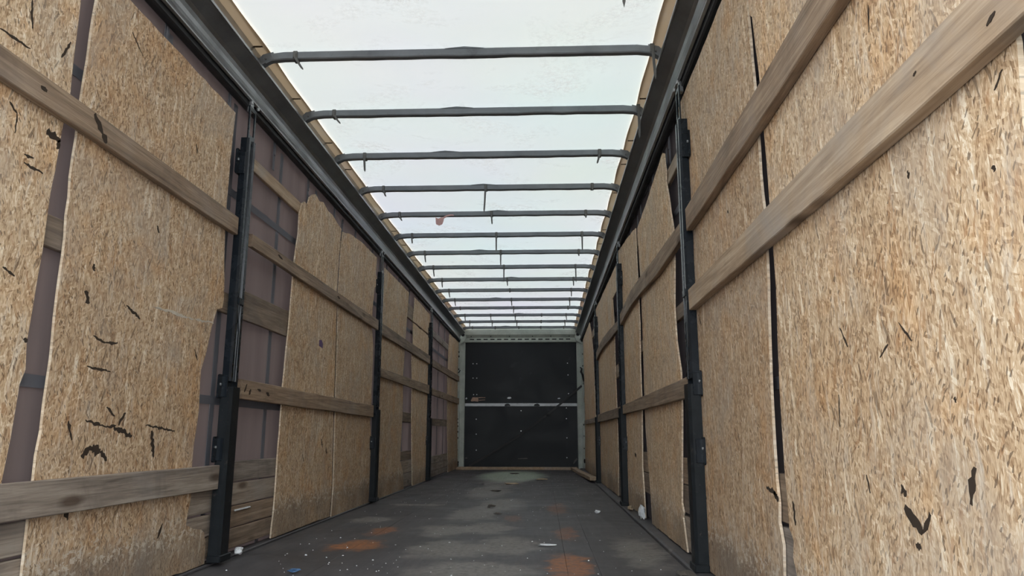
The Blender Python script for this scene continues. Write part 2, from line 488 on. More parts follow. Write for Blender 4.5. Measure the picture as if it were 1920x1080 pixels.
# ------------------------------------------------------------------ roof rails
for s, nm in ((-1, 'trim_3'), (1, 'trim_4')):
    prof = [(1.118, 2.693), (1.150, 2.676), (1.185, 2.655), (1.200, 2.641), (1.208, 2.622), (1.212, 2.600), (1.211, 2.580), (1.206, 2.560),
            (1.201, 2.540), (1.214, 2.538), (1.226, 2.546), (1.30, 2.546), (1.30, 2.79), (1.15, 2.79), (1.122, 2.706)]
    bm = bmesh.new()
    extrude_poly(bm, [(s * a, b) for a, b in prof], 'y', Y0, Y1 - 0.16)
    rail = finish(nm, bm, 'rail', kind='structure')
    bm = bmesh.new()      # bright worn lower lip
    extrude_poly(bm, [(s * a, b) for a, b in [(1.1985, 2.546), (1.1985, 2.538), (1.213, 2.536), (1.214, 2.539), (1.202, 2.541), (1.201, 2.546)]], 'y', Y0, Y1 - 0.16)
    finish('lip', bm, 'rail_lip', parent=rail)
    bm = bmesh.new()      # top bead of the rail
    extrude_poly(bm, [(s * a, b) for a, b in [(1.114, 2.690), (1.119, 2.686), (1.125, 2.690), (1.125, 2.704), (1.119, 2.709), (1.114, 2.704)]], 'y', Y0, Y1 - 0.16)
    finish('bead', bm, 'rail', parent=rail)
    bm = bmesh.new()      # black roller track under the rail
    extrude_poly(bm, [(s * a, b) for a, b in [(1.222, 2.546), (1.222, 2.512), (1.232, 2.505), (1.258, 2.505), (1.268, 2.512), (1.268, 2.546)]], 'y', Y0, Y1 - 0.05)
    finish('roller_track', bm, 'black', parent=rail)

# ------------------------------------------------------------------ roof tarpaulin
BOW0, BOWD = 3.7622, 0.7606
bows = [BOW0 + BOWD * i for i in range(-3, 15)]
bm = bmesh.new()
nx, ny = 26, 232
grid = []
for j in range(ny + 1):
    y = Y0 + (Y1 - Y0) * j / ny
    ph = ((y - BOW0) / BOWD) % 1.0
    sag = -0.007 * math.sin(math.pi * ph) ** 2 + 0.002 * math.sin(7.1 * y)
    row = []
    for i in range(nx + 1):
        x = -1.10 + 2.20 * i / nx
        e = 1 - (abs(x) / 1.105) ** 6
        row.append(bm.verts.new((x, y, ZR + (sag + 0.0025 * math.sin(3 * x + 2 * y)) * e)))
    grid.append(row)
for j in range(ny):
    for i in range(nx):
        bm.faces.new((grid[j][i], grid[j][i + 1], grid[j + 1][i + 1], grid[j + 1][i]))
ceil = finish('ceiling', bm, 'tarp', smooth=True, kind='structure')
for s in (-1, 1):
    bm = bmesh.new()
    rows = []
    for j in range(121):
        y = Y0 + (Y1 - Y0) * j / 120
        wv = 0.004 * math.sin(y * 8.3 + s) + 0.003 * math.sin(y * 3.1)
        rows.append([bm.verts.new((s * a, y, b)) for a, b in ((1.084 + wv, ZR - 0.010), (1.16, ZR - 0.008), (1.31, ZR - 0.008))])
    for j in range(120):
        for k in range(2):
            bm.faces.new((rows[j][k], rows[j + 1][k], rows[j + 1][k + 1], rows[j][k + 1]))
    finish('hem_band', bm, 'band', parent=ceil, smooth=False)
    seam = None
    for k in range(24):
        y = 0.1 + 0.615 * k + random.uniform(-0.12, 0.12)
        if seam is None:
            bm = bmesh.new()
            box(bm, s * 1.10, s * 1.30, y - 0.006, y + 0.006, ZR - 0.0125, ZR - 0.0085)
            seam = finish('hem_seam', bm, 'seam', parent=ceil); sb = WORG[seam.name].copy()
        else:
            share(seam, 'hem_seam', (sb.x, y, sb.z), ceil)

# ------------------------------------------------------------------ roof bows with clips and hanging strap ends
STR = {-1: [(-.93, .09, .03), (.836, .225, 0)], 0: [(-.931, .085, .054), (1.081, .185, .01)], 1: [(-.925, .07, .05), (1.100, .21, 0)],
       2: [(-.903, .125, .01), (.903, .085, -.022)], 3: [(-.922, .068, .027), (-.026, .225, -.012), (.896, .03, 0)],
       4: [(-.928, .06, .028), (-.028, .105, .006), (.883, .05, 0)], 5: [(-.942, .085, .008), (-.03, .185, 0), (.886, .18, 0)],
       6: [(-.925, .115, .016), (-.027, .16, 0), (.887, .05, 0)], 7: [(-.937, .12, .017), (-.03, .19, 0), (.882, .205, .003)],
       8: [(-.93, .105, .01), (-.027, .09, .008), (.885, .095, 0)], 9: [(-.931, .105, .018), (-.025, .03, 0), (.884, .10, 0)],
       10: [(-.934, .10, .018), (-.034, .10, .009), (.886, .11, 0)], 11: [(-.935, .03, 0), (-.03, .09, 0), (.886, .035, 0)],
       12: [(-.934, .095, .01), (-.473, .095, .01), (-.03, .10, 0), (.44, .03, 0), (.876, .095, .008)],
       13: [(-.923, .09, 0), (-.497, .09, 0), (-.03, .095, 0), (.43, .03, 0), (.875, .11, 0)],
       14: [(-.945, .03, 0), (-.49, .035, 0), (-.02, .03, 0), (.42, .035, 0), (.875, .03, 0)]}
ordinal = ['first', 'second', 'third', 'fourth', 'fifth', 'sixth', 'seventh', 'eighth', 'ninth', 'tenth', 'eleventh', 'twelfth', 'thirteenth', 'fourteenth', 'fifteenth']
def bow_label(i):
    if i < 0: return 'dark roof bow above the top edge of the photo, one strap tip hanging into view'
    extra = {0: 'nearest full tube, widest in view', 3: 'with a long strap dangling at mid-span', 4: 'with red and white tape scrap hanging', 14: 'last one before the grey front header'}
    return ('dark steel roof bow, %s from the camera' % ordinal[i]) + (', ' + extra[i] if i in extra else '')
rb = random.Random(3)
for i in range(-1, 15):
    y = BOW0 + BOWD * i
    root = empty('roof_bow', (0, y, 2.74), bow_label(i), 'roof bow', 'roof bows under the white tarpaulin')
    # tube with tarpaulin pockets bulging over the clips: slightly uneven
    bm = bmesh.new()
    xs = [-1.10, -1.07, -1.0] + [-0.9 + 0.1 * k for k in range(19)] + [1.0, 1.07, 1.10]
    rings = []
    for x in xs:
        d = -0.020 if abs(x) > 1.09 else (-0.008 if abs(x) > 1.05 else 0.0)
        j = rb.uniform(-0.0022, 0.0022)
        a = 0.021
        prof = [(-a, 2.747 + d + j), (-a + 0.005, 2.741 + d + j), (a - 0.005, 2.741 + d + j), (a, 2.747 + d + j), (a, 2.783 + d), (a - 0.005, 2.788 + d), (-a + 0.005, 2.788 + d), (-a, 2.783 + d)]
        rings.append([bm.verts.new((x, y + p, q)) for p, q in prof])
    for r in range(len(rings) - 1):
        for k in range(8):
            bm.faces.new((rings[r][k], rings[r][(k + 1) % 8], rings[r + 1][(k + 1) % 8], rings[r + 1][k]))
    bm.faces.new(rings[0]); bm.faces.new(rings[-1])
    finish('tube', bm, 'bow', parent=root)
    for s in (-1, 1):
        bm = bmesh.new()     # curved bracket that seats the tube on the rail
        extrude_poly(bm, [(s * a, b) for a, b in [(1.06, 2.742), (1.09, 2.730), (1.116, 2.712), (1.138, 2.714), (1.138, 2.750), (1.118, 2.772), (1.06, 2.787)]], 'y', y - 0.0215, y + 0.0215)
        br = finish('end_bracket', bm, 'bow', parent=root)
        bm = bmesh.new()
        disc(bm, (s * 1.10, y - 0.0225, 2.742), 0.006, 'y', 0.006, 6)
        finish('bolt', bm, 'clip', parent=br)
    if -1 <= i <= 4 or i % 2 == 0:   # pocket of the tarpaulin, seen as a small hump on the tube
        x = [0.03, -0.10, -0.28, -0.05][i % 4]
        bm = bmesh.new()
        extrude_poly(bm, [(x - 0.11, 2.786), (x - 0.05, 2.792), (x, 2.796), (x + 0.05, 2.792), (x + 0.11, 2.786)], 'y', y - 0.022, y - 0.014)
        finish('pocket', bm, 'bow', parent=root)
    for (x, ln, dx) in STR[i]:
        bm = bmesh.new()
        box(bm, x - 0.013, x + 0.013, y - 0.0265, y + 0.0265, 2.736, 2.7895, 0.003)
        box(bm, x - 0.009, x + 0.009, y - 0.034, y - 0.0265, 2.742, 2.770, 0.002)
        c = finish('clip', bm, 'clip', parent=root)
        bm = bmesh.new()
        w = 0.0085
        top, bot = 2.745, 2.752 - ln
        sh = lambda t: x + dx * t
        pts = [(sh(0.1) - w, top), (sh(0.1) + w, top), (sh(.5) + w * .9, (top + bot) / 2), (sh(.86) + w * .8, top + (bot - top) * .86), (sh(1), bot), (sh(.86) - w * .8, top + (bot - top) * .86), (sh(.5) - w * .9, (top + bot) / 2)]
        extrude_poly(bm, pts, 'y', y - 0.034, y - 0.029)
        finish('strap_end', bm, 'clip', parent=c)

# ------------------------------------------------------------------ front wall
fwall = empty('wall_front', (0, Y1, 0), kind='structure')
def part(name, mat, fn, parent=fwall, **kw):
    bm = bmesh.new(); fn(bm)
    return finish(name, bm, mat, parent=parent, **kw)
part('backing', 'panel', lambda b: box(b, -1.30, 1.30, Y1 + 0.012, Y1 + 0.06, -0.05, 2.82))
pan_up = part('panel', 'panel', lambda b: box(b, -1.125, 1.135, Y1 - 0.004, Y1 + 0.012, 1.284, 2.505, 0.002))
pan_lo = part('panel', 'panel', lambda b: box(b, -1.110, 1.155, Y1 - 0.004, Y1 + 0.012, 0.02, 1.222, 0.002))
bar = part('joint_bar', 'bar', lambda b: box(b, -1.118, 1.150, Y1 - 0.016, Y1 + 0.012, 1.224, 1.282, 0.004))
for x in (-0.26, 0.33):
    part('bar_scuff', 'panel', lambda b: extrude_poly(b, ragged([(x - .06, 1.228), (x + .05, 1.23), (x + .06, 1.25), (x + .02, 1.276), (x - .05, 1.262)], .03, .006), 'y', Y1 - 0.0175, Y1 - 0.016), bar)
cl = part('column', 'frame', lambda b: extrude_poly(b, [(-1.30, Y1 + .012), (-1.30, Y1 - .05), (-1.272, Y1 - .075), (-1.225, Y1 - .075), (-1.215, Y1 - .045), (-1.135, Y1 - .045), (-1.122, Y1 - .03), (-1.122, Y1 + .012)], 'z', 0.0, 2.54))
cr = part('column', 'frame', lambda b: extrude_poly(b, [(1.30, Y1 + .012), (1.30, Y1 - .05), (1.275, Y1 - .075), (1.235, Y1 - .075), (1.222, Y1 - .045), (1.146, Y1 - .045), (1.134, Y1 - .03), (1.134, Y1 + .012)], 'z', 0.0, 2.54))
hd = part('header', 'frame', lambda b: (extrude_poly(b, [(Y1 + .012, 2.505), (Y1 - .045, 2.505), (Y1 - .055, 2.52), (Y1 - .055, 2.60), (Y1 - .10, 2.66), (Y1 - .10, 2.76), (Y1 - .06, 2.795), (Y1 + .012, 2.795)], 'x', -1.29, 1.29)))
for s in (-1, 1):
    part('corner_gusset', 'frame', lambda b: extrude_poly(b, [(s * 1.30, 2.42), (s * 1.14, 2.52), (s * 1.10, 2.60), (s * 1.14, 2.74), (s * 1.30, 2.74)], 'y', Y1 - .058, Y1 - .115))
    part('corner_plug', 'hole', lambda b: disc(b, (s * 1.165, Y1 - .118, 2.655), 0.035, 'y', .012, 10))
strip = part('slot_strip', 'frame', lambda b: box(b, -1.05, 1.03, Y1 - .064, Y1 - .050, 2.515, 2.592, .004), hd)
for k in range(15):
    x = -0.985 + k * 0.1395
    part('slot', 'hole', lambda b: box(b, x - .044, x + .044, Y1 - .0655, Y1 - .058, 2.555, 2.577), strip)
for x in (-1.0, -0.6, -0.22, 0.25, 0.62, 0.99):
    part('header_bolt', 'hole', lambda b: disc(b, (x, Y1 - .070, 2.625), .011, 'y', .010), hd)
for col_, x, zs in ((cl, -1.245, (2.31, 2.22, 1.96, 1.37, 1.29, .97, .90, .83, .72, .60, .37)), (cr, 1.255, (2.48, 2.26, 2.02, .86, .64, .40))):
    for z in zs:
        r = rb.uniform(.010, .017)
        part('hole', 'hole', lambda b: extrude_poly(b, [(x + r * .7 * math.cos(t), z + r * 1.4 * math.sin(t)) for t in [k * math.pi / 4 for k in range(8)]], 'y', Y1 - .0755, Y1 - .079), col_)
part('hole', 'hole', lambda b: extrude_poly(b, ragged([(-1.262, .03), (-1.225, .05), (-1.215, .14), (-1.232, .16), (-1.255, .09)], .03, .004), 'y', Y1 - .0755, Y1 - .079), cl)
part('hole', 'hole', lambda b: extrude_poly(b, [(1.258 + .017 * math.cos(t), .16 + .045 * math.sin(t)) for t in [k * math.pi / 4 for k in range(8)]], 'y', Y1 - .0755, Y1 - .079), cr)
RV = [(-.963, 2.079), (-.887, 2.079), (-.96, 1.788), (-.884, 1.787), (-.945, 1.456), (-.88, 1.456), (.952, 2.084), (.959, 1.847), (.965, 1.475)]
RV2 = [(-.886, .969), (-.883, .676), (-.879, .364), (.012, 1.137), (.011, .739), (.918, 1.19), (.915, .98), (.921, .605), (.915, .224)]
for L_, P_ in ((RV, pan_up), (RV2, pan_lo)):
    for x, z in L_:
        part('rivet', 'rivet', lambda b: disc(b, (x, Y1 - .004, z), .011, 'y', .005), P_)
for pts in ([(-1.00, 1.335), (-.97, 1.40), (-.86, 1.405), (-.845, 1.36), (-.85, 1.315), (-.93, 1.325), (-.985, 1.32)], [(-.85, 1.385), (-.71, 1.39), (-.705, 1.402), (-.85, 1.403)], [(-.84, 1.335), (-.71, 1.345), (-.715, 1.358), (-.78, 1.352), (-.84, 1.35)]):
    part('torn_label', 'sticker', lambda b: extrude_poly(b, ragged(pts, .03, .003), 'y', Y1 - .004, Y1 - .0065), pan_up)
for (x, z, w, h) in ((-.224, 1.391, .045, .02), (.771, 1.379, .03, .012), (-1.09, 1.38, .02, .02), (-.2, 2.33, .05, .04), (.1, 2.2, .02, .1)):
    part('scrape', 'bar' if z < 2 else 'panel', lambda b: extrude_poly(b, ragged([(x - w, z - h * .5), (x, z - h), (x + w, z - h * .2), (x + w * .5, z + h), (x - w * .6, z + h * .7)], .02, .004), 'y', Y1 - .004, Y1 - .0055), pan_up)
for pts in ([(1.03, .10), (1.06, .11), (1.12, .19), (1.11, .22), (1.07, .18)], [(-.05, .195), (.14, .20), (.14, .212), (-.05, .207)], [(-1.1, .2), (-1.05, .205), (-1.06, .22), (-1.1, .22)]):
    part('scrape', 'clip', lambda b: extrude_poly(b, ragged(pts, .03, .003), 'y', Y1 - .004, Y1 - .0055), pan_lo)

# ------------------------------------------------------------------ strand-board sheets lining both sides
SH = {}
SHEETS = [
 # key, side, outline (y, z), label
 ('L1a', -1, [(0.82, 0.02), (2.28, 0.02), (2.284, .30), (2.289, .506), (2.303, .642), (2.311, .811), (2.329, .86), (2.318, .946), (2.325, 1.083), (2.335, 1.264), (2.336, 1.473), (2.353, 1.716), (2.37, 1.862), (2.362, 2.226), (2.36, 2.425), (0.82, 2.425)],
  'scarred strand-board sheet at the far left edge of the photo, cut by the frame'),
 ('L1b', -1, [(2.443, 0.02), (3.772, .02), (3.762, .134), (3.74, .175), (3.705, .192), (3.62, .205), (3.54, .232), (3.552, .29), (3.569, .355), (3.552, .43), (3.552, .505), (3.551, .596), (3.575, .768), (3.562, .898), (3.561, .968), (3.602, 1.061), (3.638, 1.194), (3.682, 1.293), (3.742, 1.31), (3.753, 1.363), (3.72, 1.56), (3.702, 1.71), (3.694, 1.938), (3.697, 2.144), (3.713, 2.405), (2.664, 2.415), (2.452, 2.42), (2.45, 2.283), (2.434, 1.864), (2.43, 1.56), (2.442, 1.344), (2.445, .833), (2.437, .497)],
  'large gouged strand-board sheet left of the nearest black post, with broken lower corner'),
 ('L2a', -1, [(4.679, .022), (5.945, .022), (5.965, .23), (5.94, .629), (5.912, .971), (5.885, 1.387), (5.845, 1.814), (5.852, 2.122), (5.885, 2.36), (5.75, 2.375), (5.62, 2.40), (5.485, 2.396), (5.36, 2.425), (5.26, 2.40), (5.164, 2.425), (5.10, 2.40), (5.028, 2.354), (5.01, 2.31), (4.985, 2.283), (4.93, 2.29), (4.882, 2.262), (4.84, 2.174), (4.844, 2.024), (4.806, 1.862), (4.788, 1.719), (4.773, 1.418), (4.751, 1.225), (4.726, .971), (4.721, .67), (4.71, .443), (4.708, .27)],
  'strand-board sheet with a torn top corner and small purple sticker, left wall'),
 ('L2b', -1, [(5.992, .012), (7.415, .012), (7.417, .133), (7.37, .407), (7.196, .763), (7.212, .939), (7.205, 1.519), (7.118, 1.695), (7.108, 1.903), (7.175, 2.117), (7.311, 2.173), (7.198, 2.266), (7.214, 2.44), (6.567, 2.43), (6.2, 2.40), (5.935, 2.35), (5.905, 2.122), (5.896, 1.814), (5.937, 1.387), (5.962, .971), (5.99, .629), (6.016, .23)],
  'strand-board sheet just left of the second black post, notched near its top'),
 ('L3a', -1, [(7.657, .006), (9.06, .006), (9.0, .20), (8.793, .355), (8.793, .466), (8.839, .796), (8.848, .948), (8.813, 1.374), (8.868, 1.672), (8.885, 1.786), (9.033, 2.43), (7.606, 2.42), (7.585, 1.912), (7.526, 1.491), (7.549, 1.205), (7.576, .748)],
  'tall strand-board sheet just beyond the second black post on the left'),
 ('L3b', -1, [(9.658, .006), (11.037, .006), (11.053, .794), (10.771, 1.253), (10.734, 1.626), (10.763, 2.10), (9.40, 2.095), (9.438, 1.857), (9.356, 1.625), (9.427, 1.424), (9.479, .854)],
  'strand-board sheet before the third black post on the left, below the dark offcut'),
 ('L3c', -1, [(9.40, 2.115), (10.865, 2.127), (10.768, 2.435), (9.46, 2.445), (9.45, 2.30)],
  'short strand-board offcut under the roof rail before the third post, left wall'),
 ('L4a', -1, [(13.239, .006), (14.700, .006), (14.60, .6), (14.469, 1.71), (14.543, 2.49), (13.107, 2.46), (13.008, 2.099), (12.932, 1.598), (13.044, .82)],
  'narrow-looking strand-board sheet against the left column of the front wall'),
 ('R1', 1, [(1.12, .028), (2.31, .028), (2.366, .16), (2.428, .278), (2.41, .33), (2.444, .364), (2.445, .478), (2.451, .519), (2.449, .645), (2.437, .868), (2.406, 1.13), (2.41, 1.446), (2.416, 1.69), (2.421, 1.864), (2.456, 2.152), (2.482, 2.175), (2.485, 2.244), (2.49, 2.47), (1.12, 2.47), (1.128, 1.8), (1.117, 1.276), (1.131, 1.143), (1.118, .7)],
  'big strand-board sheet filling the right edge of the photo, with black V-shaped scar'),
 ('R2', 1, [(2.535, .028), (3.827, .028), (3.862, .196), (3.865, .455), (3.80, .80), (3.688, 1.251), (3.666, 1.454), (3.637, 1.69), (3.702, 1.884), (3.763, 2.021), (3.854, 2.261), (3.869, 2.465), (2.855, 2.472), (2.500, 2.47), (2.505, 2.244), (2.505, 2.157), (2.486, 1.863), (2.492, 1.555), (2.476, 1.414), (2.484, 1.247), (2.504, 1.095), (2.540, .784), (2.548, .507), (2.538, .43), (2.550, .371), (2.522, .30), (2.538, .207), (2.52, .11)],
  'tall strand-board sheet on the right before the nearest black post, pale frayed edge'),
 ('R3a', 1, [(4.196, .028), (5.502, .028), (5.55, .263), (5.69, .716), (5.683, .978), (5.662, 1.416), (5.676, 1.851), (5.772, 2.253), (5.758, 2.303), (5.2, 2.345), (4.7, 2.40), (4.448, 2.425), (4.40, 2.40), (4.385, 2.33), (4.358, 2.279), (4.372, 2.20), (4.32, 2.109), (4.198, 1.839), (4.204, 1.669), (4.274, 1.382), (4.251, 1.186), (4.16, 1.006), (4.174, .816), (4.262, .452), (4.305, .278), (4.26, .23), (4.29, .20), (4.267, .17), (4.235, .10)],
  'strand-board sheet beyond the nearest right post, with a split pointed top corner'),
 ('R3b', 1, [(5.874, .028), (7.247, .028), (7.292, .265), (7.032, .811), (6.98, 1.003), (7.161, 1.295), (7.064, 1.56), (7.117, 2.092), (7.318, 2.50), (6.6, 2.43), (5.89, 2.341), (5.887, 2.08), (5.826, 1.528), (5.877, 1.205), (5.863, .884), (5.954, .41), (5.90, .2)],
  'knotty strand-board sheet right before the second black post on the right wall'),
 ('R4a', 1, [(7.955, .028), (10.273, .028), (10.549, .093), (10.241, .784), (10.191, .949), (10.466, 1.368), (10.161, 1.863), (10.253, 2.063), (10.561, 2.455), (9.0, 2.44), (7.518, 2.409), (7.594, 2.138), (8.021, 2.143), (7.916, 1.845), (7.899, 1.691), (7.919, 1.404), (7.898, 1.265), (7.87, .947), (7.853, .803), (7.865, .354)],
  'wide strand-board sheet between the second and third posts on the right wall'),
 ('R5', 1, [(11.194, .028), (14.10, .028), (13.89, .94), (13.944, 1.859), (14.117, 2.472), (12.074, 2.50), (11.718, 2.309), (11.326, 1.903), (11.234, 1.42), (11.042, .911)],
  'last strand-board sheet on the right, ending at the grey front column'),
]
for key, s, pts, lab in SHEETS:
    rr = random.Random(hash(key) % 1000 if False else sum(map(ord, key)))
    bm = bmesh.new()
    far = min(p[0] for p in pts) > 7.4
    tilt = 0.0
    extrude_poly(bm, ragged(pts, 0.16 if far else 0.07, 0.006 if far else 0.004, rr), 'x', s * (1.235 - tilt), s * 1.2445, 0, 1)
    SH[key] = finish('strand_board_sheet', bm, ['osb', 'osb_edge'], label=lab, cat='board', group='strand-board sheets lining the trailer walls')

# torn chips and gouges in the sheets
GOUGE = {
'L1b': [(2.678,0.703,2.816,0.681,9),(2.816,0.681,2.877,0.686,9),(2.934,0.74,2.895,0.689,10),(2.864,0.676,3,0.645,15),(2.677,0.57,2.738,0.606,24),(2.738,0.606,2.789,0.587,26),(2.789,0.587,2.841,0.553,14),(2.802,0.757,2.862,0.723,8),(2.577,0.697,2.613,0.632,11),(3.154,0.669,3.184,0.556,17),(3.098,0.691,3.35,0.668,8),(3.286,0.204,3.32,0.263,10),(2.617,0.379,2.644,0.358,20),(2.616,1.283,2.628,1.259,14),(2.588,1.175,2.613,1.129,20),(2.862,1.167,2.969,1.131,11),(2.667,1.016,2.746,1,8),(2.746,1,2.827,1.01,8),(2.65,0.9,2.801,0.893,7),(3.032,1.556,3.051,1.527,9),(3.476,1.059,3.513,1.011,7),(2.693,2.292,2.786,2.235,5),(3.308,2.053,3.327,2.011,8)],
'L1a': [(2.014,1.902,2.151,1.908,6),(2.3,1.961,2.339,2.04,9),(2.277,1.669,2.35,1.669,26),(2.35,1.669,2.34,1.631,14),(2.128,2.074,2.145,1.98,8),(2.096,1.694,2.134,1.67,6),(2.134,1.67,2.137,1.603,5),(2.194,1.525,2.286,1.522,7),(2.189,1.551,2.234,1.556,8),(2.166,1.168,2.222,1.151,7),(2.305,0.962,2.317,0.948,12)],
'R1': [(1.661,0.501,1.597,0.454,17),(1.597,0.454,1.556,0.495,14),(1.668,0.545,1.649,0.524,14),(1.383,0.595,1.409,0.528,13),(1.838,0.558,1.827,0.516,5),(1.629,0.427,1.608,0.423,10),(1.918,0.925,1.878,0.871,5),(1.962,0.755,1.973,0.673,5),(1.604,0.891,1.556,0.844,4),(1.708,0.826,1.663,0.851,5),(2.39,0.45,2.381,0.379,13),(1.16,1.252,1.187,1.227,4),(1.497,1.199,1.496,1.181,6),(1.218,1.104,1.214,1.093,8),(1.42,0.721,1.417,0.711,6),(1.59,1.646,1.599,1.581,4)],
'R2': [(3.742,0.436,3.641,0.356,16),(2.66,0.475,2.545,0.455,14),(2.58,0.465,2.535,0.437,20),(3.613,1.238,3.565,1.178,8),(2.956,1.57,2.942,1.554,8)],
'R3b': [(7.042,0.438,6.96,0.423,22),(6.40,0.497,6.30,0.483,24)],
'L2a': [(5.62,.62,5.66,.56,13),(5.75,.56,5.78,.50,13),(5.2,.52,5.22,.47,9)],
}
for key, L_ in GOUGE.items():
    s = -1 if key[0] == 'L' else 1
    for (a, b, c, d, w) in L_:
        rr = random.Random(int(a * 1000 + b * 777))
        L = math.hypot(c - a, d - b); ux, uz = (c - a) / L, (d - b) / L
        w = w / 1000 * 0.72
        n = max(5, int(L / 0.010))
        left, right = [], []
        for k in range(n + 1):
            t = k / n
            prof = w * (0.35 + 0.9 * math.sin(math.pi * min(max(t * 0.9 + 0.05, 0), 1)))
            o = rr.uniform(-0.3, 0.3) * w
            ll, rrw = prof * rr.uniform(.25, 1.15), prof * rr.uniform(.25, 1.15)
            px, pz = a + ux * L * t, b + uz * L * t
            left.append((px - uz * (ll + o), pz + ux * (ll + o)))
            right.append((px + uz * (rrw - o), pz - ux * (rrw - o)))
        bm = bmesh.new()
        extrude_poly(bm, left + right[::-1], 'x', s * 1.2340, s * 1.2352)
        finish('gouge', bm, 'gouge', parent=SH[key])
bm = bmesh.new()
extrude_poly(bm, ragged([(3.05, 1.198), (3.30, 1.194), (3.55, 1.205), (3.655, 1.212), (3.65, 1.220), (3.4, 1.206), (3.12, 1.206)], .02, .005), 'x', -1.2343, -1.2352)
finish('scrape', bm, 'scuff', parent=SH['L1b'])
bm = bmesh.new()
extrude_poly(bm, [(5.44, 1.315), (5.53, 1.305), (5.535, 1.34), (5.50, 1.365), (5.44, 1.36)], 'x', -1.2335, -1.2352)
finish('sticker', bm, 'purple', parent=SH['L2a'])

# ------------------------------------------------------------------ wooden side planks
def plank(s, layer, prof, mat, lab, grp, seed):
    """prof: list of (y, z_top, z_bottom); layer 'front' lies over the sheets, 'back' behind them"""
    rr = random.Random(seed)
    xf, xb = (1.203, 1.2335) if layer == 'front' else (1.2485, 1.2715)
    if layer == 'thick': xf, xb = 1.197, 1.2335
    secs = []
    for i in range(len(prof) - 1):
        a, b = prof[i], prof[i + 1]
        k = max(1, int(abs(b[0] - a[0]) / 0.35))
        for j in range(k):
            t = j / k
            secs.append(tuple(a[m] + (b[m] - a[m]) * t for m in range(3)))
    secs.append(prof[-1])
    bm = bmesh.new()
    rings = []
    c = 0.003
    for i, (y, zt, zb) in enumerate(secs):
        j1, j2, j3 = rr.uniform(-.0022, .0022), rr.uniform(-.0022, .0022), rr.uniform(-.001, .001)
        if i in (0, len(secs) - 1): j1 = j2 = 0
        zt += j1; zb += j2
        ring = [(xf + j3, zb + c), (xf + j3 + c, zb), (xb - c, zb), (xb, zb + c), (xb, zt - c), (xb - c, zt), (xf + j3 + c, zt), (xf + j3, zt - c)]
        rings.append([bm.verts.new((s * p, y + (rr.uniform(-.006, .006) if i in (0, len(secs) - 1) else 0), q)) for p, q in ring])
    for r in range(len(rings) - 1):
        for k in range(8):
            bm.faces.new((rings[r][k], rings[r][(k + 1) % 8], rings[r + 1][(k + 1) % 8], rings[r + 1][k]))
    bm.faces.new(rings[0]); bm.faces.new(rings[-1])
    o = finish('side_plank', bm, mat, label=lab, cat='plank', group=grp)
    return o
G1 = 'planks laid across the sheets of the left wall'
G2 = 'planks tucked behind the sheets of the left wall'
G3 = 'planks laid across the sheets of the right wall'
G4 = 'planks tucked behind the sheets of the right wall'
LOW = [(.395, .505), (.270, .388), (.154, .262), (.042, .147)]
lown = ['topmost', 'second from the top', 'third from the top', 'lowest']
PL = [
 (-1, 'front', [(.82, 1.838, 1.738), (2.5, 1.833, 1.734), (3.782, 1.823, 1.723)], 'wood', 'long brown plank sloping across the upper left corner of the photo', G1),
 (-1, 'back', [(.82, 1.40, 1.285), (3.88, 1.407, 1.296)], 'wood', 'plank behind the near left sheets, showing in the gap at the left edge', G2),
 (-1, 'front', [(.82, .503, .388), (3.788, .499, .379)], 'wood_grey', 'grey plank across the lower left corner of the photo, running to the first post', G1),
 (-1, 'back', [(.82, .374, .268), (3.88, .372, .262)], 'wood_grey', 'dark low plank left of the nearest left post, just under the grey plank', G2),
 (-1, 'back', [(.82, .258, .152), (3.88, .250, .146)], 'wood_grey', 'low plank left of the nearest left post, second from the floor', G2),
 (-1, 'back', [(.82, .145, .036), (3.88, .140, .034)], 'wood', 'bottom plank left of the nearest left post, lying just above the floor', G2),
 (-1, 'back', [(3.99, 2.268, 2.188), (7.15, 2.272, 2.175)], 'wood_light', 'short visible plank high beside the nearest left post, under the roof rail', G2),
 (-1, 'front', [(3.995, 1.787, 1.712), (5.6, 1.79, 1.700), (7.255, 1.796, 1.693)], 'wood', 'upper plank running between the first and second posts of the left wall', G1),
 (-1, 'back', [(3.97, 1.465, 1.297), (7.2, 1.49, 1.297)], 'wood', 'wide chipped plank right of the nearest left post, behind the torn sheet', G2),
 (-1, 'front', [(3.995, .954, .847), (7.185, .938, .825)], 'wood', 'dark knotty plank at middle height between the first two left posts', G1),
]
for k, (zb, zt) in enumerate(LOW):
    PL.append((-1, 'back', [(3.965, zt + .003, zb + .002), (7.2, zt - .004, zb - .004)], ['wood_grey', 'wood_grey', 'wood', 'wood'][k], '%s of four low planks stacked right of the nearest left post' % lown[k], G2))
